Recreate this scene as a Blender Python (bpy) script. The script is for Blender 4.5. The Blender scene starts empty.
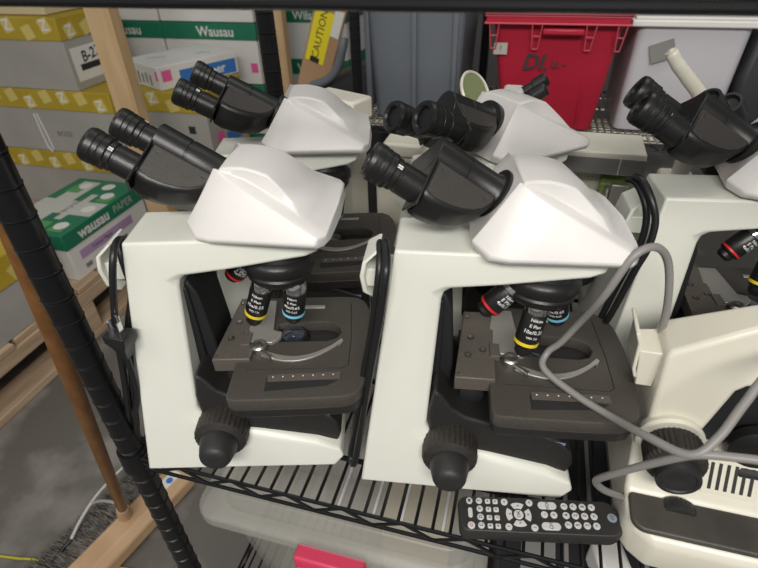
import bpy, bmesh, math, random
from mathutils import Vector, Matrix
random.seed(7)
PI = math.pi
S = bpy.context.scene
COL = S.collection

# ------------------------------------------------------------------ camera, world, lights, exposure
cam_d = bpy.data.cameras.new('camera'); cam = bpy.data.objects.new('camera', cam_d); COL.objects.link(cam)
cam_d.sensor_fit = 'HORIZONTAL'; cam_d.sensor_width = 36.0; cam_d.lens = 515.0 / 758.0 * 36.0
cam_d.clip_start = 0.01; cam_d.clip_end = 50
R_ = Vector((0.96371555, 0.26565531, -0.02606896)); U_ = Vector((-0.13477104, 0.5685446, 0.81153792)); B_ = Vector((0.23041072, -0.77857838, 0.58371792))
m3 = Matrix((R_, U_, B_)).transposed()
cam.matrix_world = Matrix.Translation((0, 0, 0.47)) @ m3.to_4x4()
cam_d.dof.use_dof = True; cam_d.dof.focus_distance = 0.55; cam_d.dof.aperture_fstop = 9
S.camera = cam
w = bpy.data.worlds.new('world'); S.world = w; w.use_nodes = True
w.node_tree.nodes['Background'].inputs[0].default_value = (0.93, 0.97, 1.0, 1)
w.node_tree.nodes['Background'].inputs[1].default_value = 0.22

def area(name, loc, target, sx, sy, power, col=(1, .96, .9)):
    d = bpy.data.lights.new(name, 'AREA'); d.shape = 'RECTANGLE'; d.size = sx; d.size_y = sy; d.energy = power; d.color = col
    o = bpy.data.objects.new(name, d); COL.objects.link(o); o.location = loc
    o.rotation_euler = (Vector(target) - Vector(loc)).to_track_quat('-Z', 'Y').to_euler()
    return o
area('aisle_ceiling_lamp', (0.25, -1.10, 1.45), (0.0, 0.4, 0.1), 1.3, 0.35, 32)
area('aisle_ceiling_lamp_far', (-1.3, -0.9, 1.5), (-1.0, 0.9, -0.5), 1.2, 0.3, 5)
area('rear_aisle_lamp', (-0.85, 0.60, 1.9), (-1.10, 0.70, -0.8), 1.4, 0.3, 4)
area('back_aisle_lamp', (0.35, 0.95, 1.3), (0.1, 1.5, 0.1), 1.2, 0.25, 3.5)
S.view_settings.view_transform = 'Standard'; S.view_settings.look = 'None'; S.view_settings.gamma = 1
S.view_settings.use_curve_mapping = False; S.view_settings.exposure = 0.25

# ------------------------------------------------------------------ materials
def mat(name, col, rough=0.5, metal=0.0, col2=None, nscale=20.0, bump=0.0, bscale=200.0, lo=0.35, hi=0.65, alpha=None, spec=0.5, trans=0.0, detail=4.0, coat=0.0, stretch=None):
    m = bpy.data.materials.new(name); m.use_nodes = True
    nt = m.node_tree; b = nt.nodes['Principled BSDF']
    b.inputs['Base Color'].default_value = (*col, 1); b.inputs['Roughness'].default_value = rough
    b.inputs['Metallic'].default_value = metal; b.inputs['Specular IOR Level'].default_value = spec
    b.inputs['Transmission Weight'].default_value = trans; b.inputs['Coat Weight'].default_value = coat
    tc = nt.nodes.new('ShaderNodeTexCoord'); src = tc.outputs['Object']
    if stretch:
        mp = nt.nodes.new('ShaderNodeMapping'); mp.inputs['Scale'].default_value = stretch
        nt.links.new(src, mp.inputs['Vector']); src = mp.outputs['Vector']
    if col2 is not None:
        n = nt.nodes.new('ShaderNodeTexNoise'); n.inputs['Scale'].default_value = nscale; n.inputs['Detail'].default_value = detail
        r = nt.nodes.new('ShaderNodeValToRGB')
        r.color_ramp.elements[0].position = lo; r.color_ramp.elements[1].position = hi
        r.color_ramp.elements[0].color = (*col, 1); r.color_ramp.elements[1].color = (*col2, 1)
        nt.links.new(src, n.inputs['Vector']); nt.links.new(n.outputs['Fac'], r.inputs['Fac']); nt.links.new(r.outputs['Color'], b.inputs['Base Color'])
    if bump > 0:
        n2 = nt.nodes.new('ShaderNodeTexNoise'); n2.inputs['Scale'].default_value = bscale; n2.inputs['Detail'].default_value = 3
        bp = nt.nodes.new('ShaderNodeBump'); bp.inputs['Strength'].default_value = bump; bp.inputs['Distance'].default_value = 0.001
        nt.links.new(src, n2.inputs['Vector']); nt.links.new(n2.outputs['Fac'], bp.inputs['Height']); nt.links.new(bp.outputs['Normal'], b.inputs['Normal'])
    if alpha is not None:
        b.inputs['Alpha'].default_value = alpha
    return m
MT = dict(
    stand=mat('enamel_white', (.72, .73, .655), .34, col2=(.77, .775, .70), nscale=9, bump=.08, bscale=700),
    head=mat('head_white', (.68, .66, .64), .36, col2=(.73, .71, .69), nscale=14, bump=.1, bscale=700),
    cream=mat('cream_enamel', (.70, .67, .56), .3, col2=(.75, .72, .62), nscale=12, bump=.08, bscale=600),
    black=mat('black_plastic', (.012, .012, .012), .36, bump=.15, bscale=900),
    blackmat=mat('black_matte', (.012, .013, .014), .6, bump=.2, bscale=900),
    rubber=mat('black_rubber', (.022, .022, .022), .5, bump=.3, bscale=500),
    knob=mat('knob_rubber', (.036, .031, .027), .5, col2=(.022, .019, .017), nscale=300, bump=.4, bscale=900),
    stage=mat('stage_coat', (.078, .069, .059), .48, col2=(.048, .042, .036), nscale=900, bump=.35, bscale=1600, detail=2),
    bracket=mat('bracket_coat', (.12, .106, .09), .42, col2=(.088, .077, .066), nscale=900, bump=.25, bscale=1600, detail=2),
    basecov=mat('base_cover', (.022, .020, .019), .5, col2=(.015, .014, .013), nscale=600, bump=.25, bscale=1300),
    armplate=mat('arm_plate', (.050, .044, .039), .5, col2=(.034, .030, .027), nscale=900, bump=.3, bscale=1500, detail=2),
    metal=mat('satin_metal', (.55, .53, .49), .34, 1.0, bump=.1, bscale=500),
    alu=mat('brushed_plate', (.50, .48, .44), .42, .7, bump=.1, bscale=500),
    chrome=mat('chrome', (.8, .8, .8), .13, 1.0),
    glass=mat('lens_glass', (.02, .025, .04), .04, 0, spec=1.0, coat=1.0),
    white=mat('white_paint', (.85, .85, .85), .5), yellow=mat('yellow_ring', (.8, .6, .03), .4), red=mat('red_ring', (.6, .02, .02), .4),
    blue=mat('blue_ring', (.2, .55, .75), .4), badge=mat('badge_blue', (.26, .31, .36), .4),
    label=mat('label_blue', (.22, .27, .4), .5),
    shelf=mat('black_epoxy', (.008, .008, .009), .3, spec=.35), wiregrey=mat('bright_wire', (.45, .42, .36), .35, .6),
    cord=mat('black_cord', (.012, .012, .013), .38), greycord=mat('grey_cord', (.24, .228, .218), .42),
    floor=mat('floor_concrete', (.135, .124, .110), .5, col2=(.34, .32, .285), nscale=5.5, bump=.6, bscale=60, lo=.47, hi=.76, detail=14),
    wall=mat('wall_paint', (.10, .095, .09), .8, col2=(.12, .115, .11), nscale=3),
    wood=mat('pine_wood', (.50, .33, .17), .6, col2=(.62, .44, .25), nscale=6, bump=.3, bscale=60, stretch=(6, 6, .6), detail=6),
    woody=mat('pallet_wood', (.42, .29, .18), .7, col2=(.56, .42, .28), nscale=6, bump=.4, bscale=60, stretch=(6, .6, 6), detail=6),
    broomwood=mat('broom_block_wood', (.50, .31, .17), .55, col2=(.62, .43, .26), nscale=8, bump=.3, bscale=70, stretch=(1, 1, 5), detail=6),
    handle=mat('stained_handle', (.17, .07, .018), .42, col2=(.24, .105, .03), nscale=10, stretch=(6, 6, 1)),
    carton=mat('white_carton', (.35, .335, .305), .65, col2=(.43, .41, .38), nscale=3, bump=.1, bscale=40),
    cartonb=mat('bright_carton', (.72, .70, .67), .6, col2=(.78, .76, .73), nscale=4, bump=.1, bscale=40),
    zyellow=mat('carton_yellow', (.42, .29, .015), .55, col2=(.50, .36, .03), nscale=5), zlight=mat('carton_yellow_light', (.66, .54, .16), .55),
    green=mat('lid_green', (.01, .16, .085), .45, col2=(.012, .19, .10), nscale=5), lgreen=mat('lid_light_green', (.10, .33, .10), .5),
    lidgrey=mat('lid_grey', (.55, .55, .50), .5), pink=mat('pink_print', (.8, .12, .35), .5), bluep=mat('blue_print', (.04, .18, .55), .5),
    purple=mat('purple_print', (.45, .30, .50), .5), ink=mat('black_ink', (.02, .02, .02), .6), inkg=mat('grey_ink', (.2, .2, .2), .6),
    kraft=mat('kraft_board', (.42, .25, .13), .75, col2=(.48, .3, .17), nscale=5), caution=mat('caution_yellow', (.85, .72, .02), .5),
    redbin=mat('red_plastic', (.42, .012, .035), .38, col2=(.46, .016, .045), nscale=4), redlight=mat('red_rib_plastic', (.62, .09, .12), .4),
    greybin=mat('grey_plastic', (.13, .145, .165), .45, col2=(.15, .165, .185), nscale=4),
    mirrorg=mat('green_mirror', (.30, .34, .16), .15, .3), dark=mat('dark_stuff', (.02, .02, .022), .5), greybox=mat('grey_box', (.22, .21, .20), .5),
    bristle=mat('bristle', (.16, .145, .13), .8, col2=(.34, .31, .28), nscale=60), brace=mat('broom_brace', (.62, .60, .56), .4, .4),
    ycord=mat('yellow_cord', (.50, .46, .04), .5), redlatch=mat('pink_red_latch', (.70, .06, .13), .35), paper=mat('paper_cream', (.62, .52, .33), .7),
    button=mat('button_grey', (.62, .61, .60), .5), remote=mat('remote_black', (.03, .028, .027), .5, bump=.2, bscale=900), wear=mat('worn_black', (.045, .041, .037), .45, col2=(.085, .077, .066), nscale=18, bump=.3, bscale=900, detail=7),
    greenrag=mat('green_plastic', (.22, .30, .10), .5),
)
def clear(name, col, alpha, rough=.3):
    m = bpy.data.materials.new(name); m.use_nodes = True; nt = m.node_tree; b = nt.nodes['Principled BSDF']
    b.inputs['Base Color'].default_value = (*col, 1); b.inputs['Roughness'].default_value = rough
    tr = nt.nodes.new('ShaderNodeBsdfTransparent'); mx = nt.nodes.new('ShaderNodeMixShader'); mx.inputs[0].default_value = alpha
    out = nt.nodes['Material Output']
    nt.links.new(tr.outputs[0], mx.inputs[1]); nt.links.new(b.outputs[0], mx.inputs[2]); nt.links.new(mx.outputs[0], out.inputs[0])
    return m
MT['clear'] = clear('clear_plastic', (.50, .49, .44), .28); MT['clearlid'] = clear('clear_lid_plastic', (.50, .49, .44), .36)
MT['clearw'] = clear('milky_plastic', (.74, .72, .76), .8)

# ------------------------------------------------------------------ mesh helpers
class M:
    def __init__(s): s.v = []; s.f = []; s.mi = []; s.mats = []; s.cur = 0; s.T = Matrix.Identity(4)
    def m(s, key):
        mm = MT[key]
        if mm not in s.mats: s.mats.append(mm)
        s.cur = s.mats.index(mm); return s
    def add(s, vs, fs):
        o = len(s.v); s.v += [s.T @ Vector(p) for p in vs]
        for f in fs: s.f.append([i + o for i in f]); s.mi.append(s.cur)
        return s
    def box(s, x0, x1, y0, y1, z0, z1):
        return s.add([(x0, y0, z0), (x1, y0, z0), (x1, y1, z0), (x0, y1, z0), (x0, y0, z1), (x1, y0, z1), (x1, y1, z1), (x0, y1, z1)],
                     [(0, 3, 2, 1), (4, 5, 6, 7), (0, 1, 5, 4), (1, 2, 6, 5), (2, 3, 7, 6), (3, 0, 4, 7)])
    def loft(s, rings, cap=True):
        n = len(rings[0]); vs = [p for r in rings for p in r]; fs = []
        for k in range(len(rings) - 1):
            for i in range(n):
                j = (i + 1) % n; fs.append((k * n + i, k * n + j, (k + 1) * n + j, (k + 1) * n + i))
        if cap: fs.append(tuple(range(n))[::-1]); fs.append(tuple((len(rings) - 1) * n + i for i in range(n)))
        return s.add(vs, fs)
    def prism(s, poly, f0, f1):  # poly of 2-D points, f0/f1 map a 2-D point to 3-D
        return s.loft([[f0(p) for p in poly], [f1(p) for p in poly]])
    def lathe(s, prof, org=(0, 0, 0), d=(0, 0, 1), n=28, ridge=0.0):
        d = Vector(d).normalized(); a = d.orthogonal().normalized(); b = d.cross(a); org = Vector(org); rings = []
        for r, t in prof:
            r = max(r, 1e-5)
            rings.append([org + d * t + (a * math.cos(2 * PI * i / n) + b * math.sin(2 * PI * i / n)) * (r * (1 + (ridge if i % 2 else 0))) for i in range(n)])
        return s.loft(rings)
    def cyl(s, p, q, r, n=12):
        p, q = Vector(p), Vector(q); return s.lathe([(r, 0), (r, (q - p).length)], p, q - p, n)
    def tube(s, pts, r, n=8, smooth=4):
        pts = [Vector(p) for p in pts]
        if smooth > 1 and len(pts) > 2:
            P = [pts[0]] + pts + [pts[-1]]; o = []
            for i in range(1, len(P) - 2):
                for k in range(smooth):
                    t = k / smooth; a, b, c, d = P[i - 1], P[i], P[i + 1], P[i + 2]
                    o.append(.5 * ((2 * b) + (c - a) * t + (2 * a - 5 * b + 4 * c - d) * t * t + (3 * b - a - 3 * c + d) * t ** 3))
            o.append(pts[-1]); pts = o
        rings = []; up = None
        for i, p in enumerate(pts):
            t = (pts[min(i + 1, len(pts) - 1)] - pts[max(i - 1, 0)]).normalized()
            if up is None: up = t.orthogonal().normalized()
            up = (up - t * up.dot(t)).normalized(); b = t.cross(up)
            rr = r[i * (len(r) - 1) // max(1, len(pts) - 1)] if isinstance(r, (list, tuple)) else r
            rings.append([p + (up * math.cos(2 * PI * k / n) + b * math.sin(2 * PI * k / n)) * rr for k in range(n)])
        return s.loft(rings)
    def build(s, name, mats=None, parent=None, bevel=0, seg=2, smooth=35, sub=0):
        me = bpy.data.meshes.new(name); me.from_pydata([tuple(v) for v in s.v], [], s.f)
        if mats: me.materials.append(MT[mats])
        else:
            for q in s.mats: me.materials.append(q)
            me.polygons.foreach_set('material_index', s.mi)
        bm = bmesh.new(); bm.from_mesh(me); bmesh.ops.recalc_face_normals(bm, faces=bm.faces); bm.to_mesh(me); bm.free()
        me.polygons.foreach_set('use_smooth', [True] * len(me.polygons))
        me.set_sharp_from_angle(angle=math.radians(smooth))
        o = bpy.data.objects.new(name, me); COL.objects.link(o)
        if parent: o.parent = parent
        if bevel:
            b = o.modifiers.new('bevel', 'BEVEL'); b.width = bevel; b.segments = seg; b.limit_method = 'ANGLE'; b.angle_limit = math.radians(32); b.harden_normals = False
        if sub:
            q = o.modifiers.new('sub', 'SUBSURF'); q.levels = sub; q.render_levels = sub
        return o
def rrect(x0, x1, y0, y1, r, n=5):
    o = []
    if not isinstance(r, (list, tuple)): r = [r] * 4
    for (cx, cy, a, rr) in ((x1 - r[0], y0 + r[0], -90, r[0]), (x1 - r[1], y1 - r[1], 0, r[1]), (x0 + r[2], y1 - r[2], 90, r[2]), (x0 + r[3], y0 + r[3], 180, r[3])):
        for k in range(n + 1):
            t = math.radians(a + 90 * k / n); o.append((cx + rr * math.cos(t), cy + rr * math.sin(t)))
    return o
def plate(outline, holes, z0, z1, name, matk, parent, bev=.0008):
    """flat plate with real cut-outs, from a filled curve"""
    cu = bpy.data.curves.new('tmp', 'CURVE'); cu.dimensions = '2D'; cu.fill_mode = 'BOTH'; cu.extrude = (z1 - z0) / 2 - bev; cu.bevel_depth = bev; cu.bevel_resolution = 1; cu.offset = -bev
    for pts in [outline] + holes:
        sp = cu.splines.new('POLY'); sp.points.add(len(pts) - 1); sp.use_cyclic_u = True
        for i, p in enumerate(pts): sp.points[i].co = (p[0], p[1], 0, 1)
    t = bpy.data.objects.new('tmp', cu); COL.objects.link(t); dg = bpy.context.evaluated_depsgraph_get(); dg.update()
    me = bpy.data.meshes.new_from_object(t.evaluated_get(dg)); bpy.data.objects.remove(t)
    for v in me.vertices: v.co.z += (z0 + z1) / 2
    me.name = name; me.materials.clear(); me.materials.append(MT[matk])
    me.polygons.foreach_set('use_smooth', [True] * len(me.polygons)); me.set_sharp_from_angle(angle=math.radians(40))
    o = bpy.data.objects.new(name, me); COL.objects.link(o)
    if parent: o.parent = parent
    return o
_tc = {}
def text(mm, string, size, F, thick=.0002, align='CENTER', shear=0, bold=0, sx=1.0):
    """append lettering to mesh builder mm; F maps (x, y, depth) to 3-D"""
    key = (string, align, shear, bold)
    if key not in _tc:
        cu = bpy.data.curves.new('tmp', 'FONT'); cu.body = string; cu.size = 1; cu.align_x = align; cu.align_y = 'CENTER'; cu.shear = shear; cu.resolution_u = 2; cu.offset = bold
        t = bpy.data.objects.new('tmp', cu); COL.objects.link(t); dg = bpy.context.evaluated_depsgraph_get(); dg.update()
        me = bpy.data.meshes.new_from_object(t.evaluated_get(dg)); bpy.data.objects.remove(t)
        _tc[key] = ([tuple(v.co) for v in me.vertices], [tuple(p.vertices) for p in me.polygons])
    vs, fs = _tc[key]
    mm.add([F(v[0] * size * sx, v[1] * size, thick) for v in vs], fs)
def FR(org, ex, ey):
    org, ex, ey = Vector(org), Vector(ex).normalized(), Vector(ey).normalized(); ez = ex.cross(ey)
    return lambda x, y, d=0: org + ex * x + ey * y + ez * d
def tag(o, label=None, cat=None, group=None, kind=None):
    if label: o['label'] = label
    if cat: o['category'] = cat
    if group: o['group'] = group
    if kind: o['kind'] = kind
    return o
def thing(name, label, cat, loc=(0, 0, 0), rz=0, group=None):
    o = bpy.data.objects.new(name, None); COL.objects.link(o); o.empty_display_size = .03
    o.location = loc; o.rotation_euler = (0, 0, rz); return tag(o, label, cat, group)
def ell(cx, cy, rx, ry, n=20): return [(cx + rx * math.cos(2 * PI * i / n), cy + ry * math.sin(2 * PI * i / n)) for i in range(n)]

# ------------------------------------------------------------------ the setting
o = M().box(-6, 4, -3, 4.2, -.85, -.80).build('floor', 'floor'); tag(o, kind='structure')
o = M().box(-6, 4, 3.9, 4.0, -.80, 2.4).build('wall_back', 'wall'); tag(o, kind='structure')

# ------------------------------------------------------------------ wire shelving
def truss(m, p, q, drop=.0160, r=.0021, pitch=.062):
    p, q = Vector(p), Vector(q); L = (q - p).length; d = (q - p) / L; dn = Vector((0, 0, -drop))
    m.cyl(p, q, r, 8); m.cyl(p + dn, q + dn, r, 8)
    n = max(1, round(L / pitch)); pts = []
    for i in range(2 * n + 1):
        pts.append(p + d * (L * i / (2 * n)) + (dn if i % 2 else Vector((0, 0, 0))))
    for a, b in zip(pts, pts[1:]): m.cyl(a, b, .0017, 6)
def wire_deck(m, x0, x1, y0, y1, z, step=.0165, r=.0017):
    n = int((x1 - x0) / step)
    for i in range(n + 1):
        x = x0 + (x1 - x0) * i / n; m.cyl((x, y0, z - r), (x, y1, z - r), r, 6)
    for k in range(4):
        y = y0 + (y1 - y0) * (k + .5) / 4; m.cyl((x0, y, z - 2 * r - .003), (x1, y, z - 2 * r - .003), .003, 8)
def post(x, y, z0, z1, parent, r=.0127):
    m = M(); prof = [(r, z0)]; z = z0 + .02
    while z < z1 - .01:
        prof += [(r, z), (r * .93, z + .0006), (r * .93, z + .0016), (r * 1.05, z + .0021), (r * 1.05, z + .0027), (r, z + .0031)]; z += .0254
    prof.append((r, z1)); m.lathe(prof, (x, y, 0), (0, 0, 1), 24)
    p = m.build('post', 'shelf', parent, smooth=16); return p
X0, X1, Y0, Y1 = -.365, .85, .2585, .72
unit = thing('wire_shelving_unit', 'black wire shelving unit holding the microscopes', 'shelving', (X0, Y0, -.8))
back = Vector((-X0, -Y0, .8))
def uo(ob):
    if ob.type == 'MESH':
        for v in ob.data.vertices: v.co += back
    return ob
for (x, y) in ((X0, .264), (X0, Y1), (X1, .264), (X1, Y1)): uo(post(x, y, -.8, 1.0, unit))
for z in (0, .4540, -.42):
    m = M(); truss(m, (X0, Y0, z - .003), (X1, Y0, z - .003)); truss(m, (X0, Y1, z - .003), (X1, Y1, z - .003))
    truss(m, (X0, Y0, z - .003), (X0, Y1, z - .003)); truss(m, (X1, Y0, z - .003), (X1, Y1, z - .003))
    fr = uo(m.build('shelf_rim', 'shelf', unit))
    m = M(); wire_deck(m, X0, X1, Y0, Y1, z); uo(m.build('wire_deck', 'shelf', unit))
    for (x, y) in ((X0, .264), (X0, Y1)):
        m = M(); m.lathe([(.0128, -.022), (.0165, -.022), (.0155, .006), (.0128, .006)], (x, y, z), (0, 0, 1), 20); uo(m.build('collar', 'shelf', unit))
m = M(); m.box(X0 + .02, X1, Y0 - .002, Y0 + .002, .4400, .4485); uo(m.build('label_strip', 'alu', unit)); m = M(); m.cyl((X0, Y0, .4362), (X1, Y0, .4362), .0031, 10); uo(m.build('front_bar', 'shelf', unit))

rack = thing('wire_rack', 'second wire rack behind, carrying the plastic bins', 'shelving', (-.45, 1.32, -.8))
bk = Vector((.45, -1.32, .8))
def ro(ob):
    for v in ob.data.vertices: v.co += bk
    return ob
for (x, y) in ((-.445, 1.36), (-.445, 1.78), (1.1, 1.36), (1.1, 1.78), (-.155, 1.80)): ro(post(x, y, -.8, .9, rack, .014))
m = M(); truss(m, (-.445, 1.345, -.003), (1.1, 1.345, -.003)); truss(m, (-.445, 1.79, -.003), (1.1, 1.79, -.003)); ro(m.build('shelf_rim', 'shelf', rack))
m = M(); wire_deck(m, -.445, 1.1, 1.345, 1.79, 0, .0165, .0026); 
for k in range(9): m.cyl((-.445, 1.36 + k * .02, -.005), (1.1, 1.36 + k * .02, -.005), .0018, 6)
ro(m.build('wire_deck', 'wiregrey', rack))

# ------------------------------------------------------------------ microscope
OBJ = {  # objectives: kind, bottom, top, lettering
}
def objective(parent, bot, top, ring, lines, label, tx=0.0):
    bot, top = Vector(bot), Vector(top); d = (bot - top).normalized(); L = (bot - top).length
    o = M(); o.m('chrome').lathe([(.0085, -.004), (.0105, 0), (.0105, L * .16), (.0098, L * .18)], top, d, 28)
    o.m('black').lathe([(.0104, L * .18), (.0107, L * .2), (.0107, L * .68), (.0104, L * .70)], top, d, 28)
    o.m('black').lathe([(.0106, L * .76), (.0100, L * .80), (.0078, L * .84), (.0078, L * .93), (.0052, L), (.001, L)], top, d, 28)
    ob = o.build('objective', None, parent); ob['label'] = label
    o = M(); o.lathe([(.0104, L * .70), (.0109, L * .705), (.0109, L * .755), (.0104, L * .76)], top, d, 28); o.build('colour_ring', ring, ob)
    # lettering wrapped round the barrel, facing the near side
    if lines:
        ax = -d; side = Vector((tx, -1, .25)); side = (side - ax * side.dot(ax)).normalized(); tang = ax.cross(side)
        r = .01085; o = M()
        for i, (s_, size) in enumerate(lines):
            t = L * (.25 + .11 * i)
            def F(x, y, dd, t=t):
                a = x / r; return top + d * (t - y) + (side * math.cos(a) - tang * -math.sin(a)) * (r + dd * .5)
            text(o, s_, size, F, bold=.01)
        o.build('lettering', 'white', ob)
TXT10 = [('Nikon', .0042), ('E Plan', .0042), ('10x/0.25', .0050), ('WD 7.0', .0030)]
TXT40 = [('Nikon', .0036), ('E Plan', .0036), ('40x/0.65', .0046), ('WD 0.65', .003)]
TXT4 = [('Nikon', .0040), ('E Plan', .0046), ('4x/0.10', .0044)]
def microscope(loc, yaw, label, objs, head_yaw=0, fold=35, eyes=(1, 1), hx=(0, 0), tilt=32, sdx=0, sdy=0, hook=True, sep=.031, es=1.0):
    t = thing('microscope', label, 'microscope', (*loc, 0), math.radians(yaw), 'compound microscopes on the shelf')
    # stand -------------------------------------------------
    N = lambda p: (p[0], .18 * p[1], p[1]); Fa = lambda p: (p[0], .140 - .15 * p[1], p[1])
    prof = [(.002, 0), (.199, 0), (.209, .012), (.206, .021), (.182, .033), (.125, .046), (.088, .052), (.072, .060), (.0655, .075), (.0735, .206), (.0755, .2130), (.0815, .2168),
            (.12, .2225), (.188, .2325), (.199, .238), (.202, .245), (.198, .25), (.034, .25)]
    prof2 = []
    for k_, (x_, z_) in enumerate(prof):
        if 7 <= k_ <= 11: x_ -= (.015, .017, .016, .012, .006)[k_ - 7]; z_ += (0, 0, .001, .002, .003)[k_ - 7]
        elif 12 <= k_ <= 13: z_ += .0015
        elif 4 <= k_ <= 6: z_ -= (.004, .006, .006)[k_ - 4]
        prof2.append((x_, z_))
    m = M(); m.loft([[N(p) for p in prof2], [(p[0], .18 * p[1] + .0045, p[1]) for p in prof], [Fa(p) for p in prof]])
    m.build('stand', 'stand', t, bevel=.0022, seg=3, smooth=50)
    # inner black panel
    m = M(); pr = [(.064, .072), (.085, .075), (.088, .12), (.083, .19), (.0765, .205), (.070, .2)]
    m.prism(pr, lambda p: (p[0], .052, p[1]), lambda p: (p[0], .108, p[1])); m.box(.064, .076, .048, .110, .07, .20)
    m.build('inner_panel', 'blackmat', t, bevel=.002)
    # dark base cover
    m = M(); pr = [(.070, .05), (.0665, .09), (.072, .118), (.079, .112), (.088, .097), (.102, .086), (.120, .081), (.168, .073), (.193, .062), (.204, .050), (.207, .036), (.203, .022), (.182, .030), (.125, .040)]
    m.prism(pr, lambda p: (p[0], .019 if p[1] > .05 else .014, p[1]), lambda p: (p[0], .121, p[1]))
    bc = m.build('base_cover', 'basecov', t, bevel=.003, seg=3, smooth=50)
    m = M(); F = FR((.178, .019 - .0006, .052), (1, 0, -.12), (0, 0, 1)); 
    m.m('label'); m.add([F(-.003, -.009), F(.016, -.009), F(.019, .012), F(.002, .012)], [(0, 1, 2, 3)])
    m.build('rating_label', None, bc)
    m = M()
    for i in range(7): m.box(.118 + i * .0075, .122 + i * .0075, .0178, .0192, .0475 - i * .0013, .0487 - i * .0013)
    m.build('vent_slots', 'ink', bc)
    # lamp collector and condenser
    m = M(); m.m('black').lathe([(.027, 0), (.027, .012), (.022, .016), (.017, .016), (.016, .013)], (.150, .070, .070), (0, 0, 1)); m.m('glass').lathe([(.016, .010), (.012, .0145), (.001, .016)], (.150, .070, .070), (0, 0, 1))
    m.build('lamp_collector', None, t)
    m = M(); m.m('black').lathe([(.020, 0), (.023, .004), (.023, .018), (.017, .024), (.016, .027)], (.158, .074, .092), (0, 0, 1)); m.m('glass').lathe([(.016, .020), (.012, .0285), (.001, .031)], (.160, .074, .092), (0, 0, 1))
    m.m('yellow').box(.174, .180, .050, .0505, .098, .104)
    m.build('condenser', None, t)
    # stage -------------------------------------------------
    zt = .1255; pre = set(COL.objects)
    out = []
    for (x, y) in [(.124, -.0205), (.150, -.0205), (.190, -.0198), (.214, -.0185), (.2235, -.0155), (.2300, -.008), (.2345, .010), (.238, .045), (.2385, .075), (.236, .105), (.231, .119), (.222, .1265), (.205, .129), (.135, .129), (.1185, .127), (.1165, .120), (.1165, .02), (.1165, -.013), (.1185, -.0185)]: out.append((x + (.008 if x > .195 else 0), y))
    slot = [(.150, .002), (.153, -.0015), (.216, .0055), (.216, .0065), (.153, .0125), (.150, .010)]
    hole = [(.150, .060), (.154, .0565), (.202, .0565), (.211, .060), (.215, .068), (.214, .076), (.207, .083), (.197, .0855), (.160, .0855), (.150, .082)]
    st = plate(out, [hole], zt - .013, zt, 'stage', 'stage', t, .0016)
    # the near recess with the vernier rule
    m = M(); m.loft([[(.150, -.0100, zt), (.205, -.0050, zt), (.216, .0015, zt), (.150, .006, zt)], [(.150, -.0100, zt + .0004), (.205, -.0050, zt + .0004), (.216, .0015, zt + .0004), (.150, .006, zt + .0004)]]); m.build('vernier_recess', 'ink', st)
    m = M(); F = FR((.151, .0025, zt), (1, .04, 0), (0, 1, 0)); m.m('bracket'); m.T = Matrix.Rotation(.03, 4, 'Z'); m.box(.1515, .218, -.0035, .0045, zt + .0002, zt + .0016); m.T = Matrix.Identity(4)
    m.m('white')
    for i in range(7): m.lathe([(.0007, 0), (.0007, .0002)], (.156 + i * .0092, .0058 + i * .0003, zt + .0016), (0, 0, 1), 8)
    m.build('vernier_rule', None, st)
    # groove line and screw dots
    m = M(); m.m('basecov'); m.tube([(.128, .017, zt), (.219, .017, zt), (.2245, .021, zt), (.226, .06, zt), (.224, .115, zt)], .00045, 5, 1); m.build('groove', None, st)
    # understage skirt
    m = M(); m.loft([[(x * .985 + .0026, y * .97 + .0016, zt - .026) for x, y in out], [(x, y, zt - .012) for x, y in out]]); m.build('stage_skirt', 'basecov', st, bevel=.002)
    # bracket with screws
    pts = [(.089, .028), (.1255, .028), (.127, .124), (.098, .124)]
    m = M(); m.loft([[(x, y, zt - .012) for x, y in pts], [(x, y, zt + .004) for x, y in pts]])
    br = m.build('stage_bracket', 'bracket', t, bevel=.0012)
    for (x, y, r) in ((.1045, .083, .0033), (.1015, .058, .0033), (.1155, .066, .0031), (.1015, .114, .0016), (.0925, .034, .0012)):
        m = M(); m.m('basecov').lathe([(r, 0), (r, .0005)], (x, y, zt + .004), (0, 0, 1), 16); m.m('metal').lathe([(r * .75, 0), (r * .75, .0009), (r * .3, .0006)], (x, y, zt + .004), (0, 0, 1), 14); m.build('screw', None, br)
    m = M(); m.box(.094, .118, .045, .115, zt - .034, zt - .014); m.lathe([(.012, 0), (.012, .004), (.006, .006)], (.107, .043, zt - .030), (0, -1, 0), 20); m.build('stage_rack', 'blackmat', t, bevel=.001)
    # specimen holder
    hz = zt + .0003
    m = M(); hp = [(.122, .058), (.128, .052), (.148, .050), (.153, .054), (.156, .058), (.156, .066), (.147, .069), (.143, .118), (.124, .118), (.1195, .088), (.1225, .086), (.121, .062)]
    m.loft([[(x, y, hz) for x, y in hp], [(x, y, hz + .0042) for x, y in hp]]); ho = m.build('specimen_holder', 'alu', t, bevel=.0006)
    m = M(); m.box(.118, .127, .046, .064, hz, hz + .006); m.build('holder_rail', 'bracket', ho, bevel=.0005)
    m = M(); ap = []; bp_ = []
    for k in range(13):
        u = k / 12; x = .140 + .075 * u; y = .0385 - .0135 * math.sin(PI * min(1, u * .9)) ** 1 + .017 * u * u; w_ = .0042 - .0018 * u
        ap.append((x, y - w_)); bp_.append((x, y + w_))
    arc = ap + [(.214, .0445), (.2185, .0535), (.2165, .0565), (.2105, .0505)] + bp_[::-1][1:]
    m.loft([[(x, y, hz) for x, y in arc], [(x, y, hz + .0022) for x, y in arc]]); m.build('holder_arm', 'alu', ho, bevel=.0004)
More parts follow.
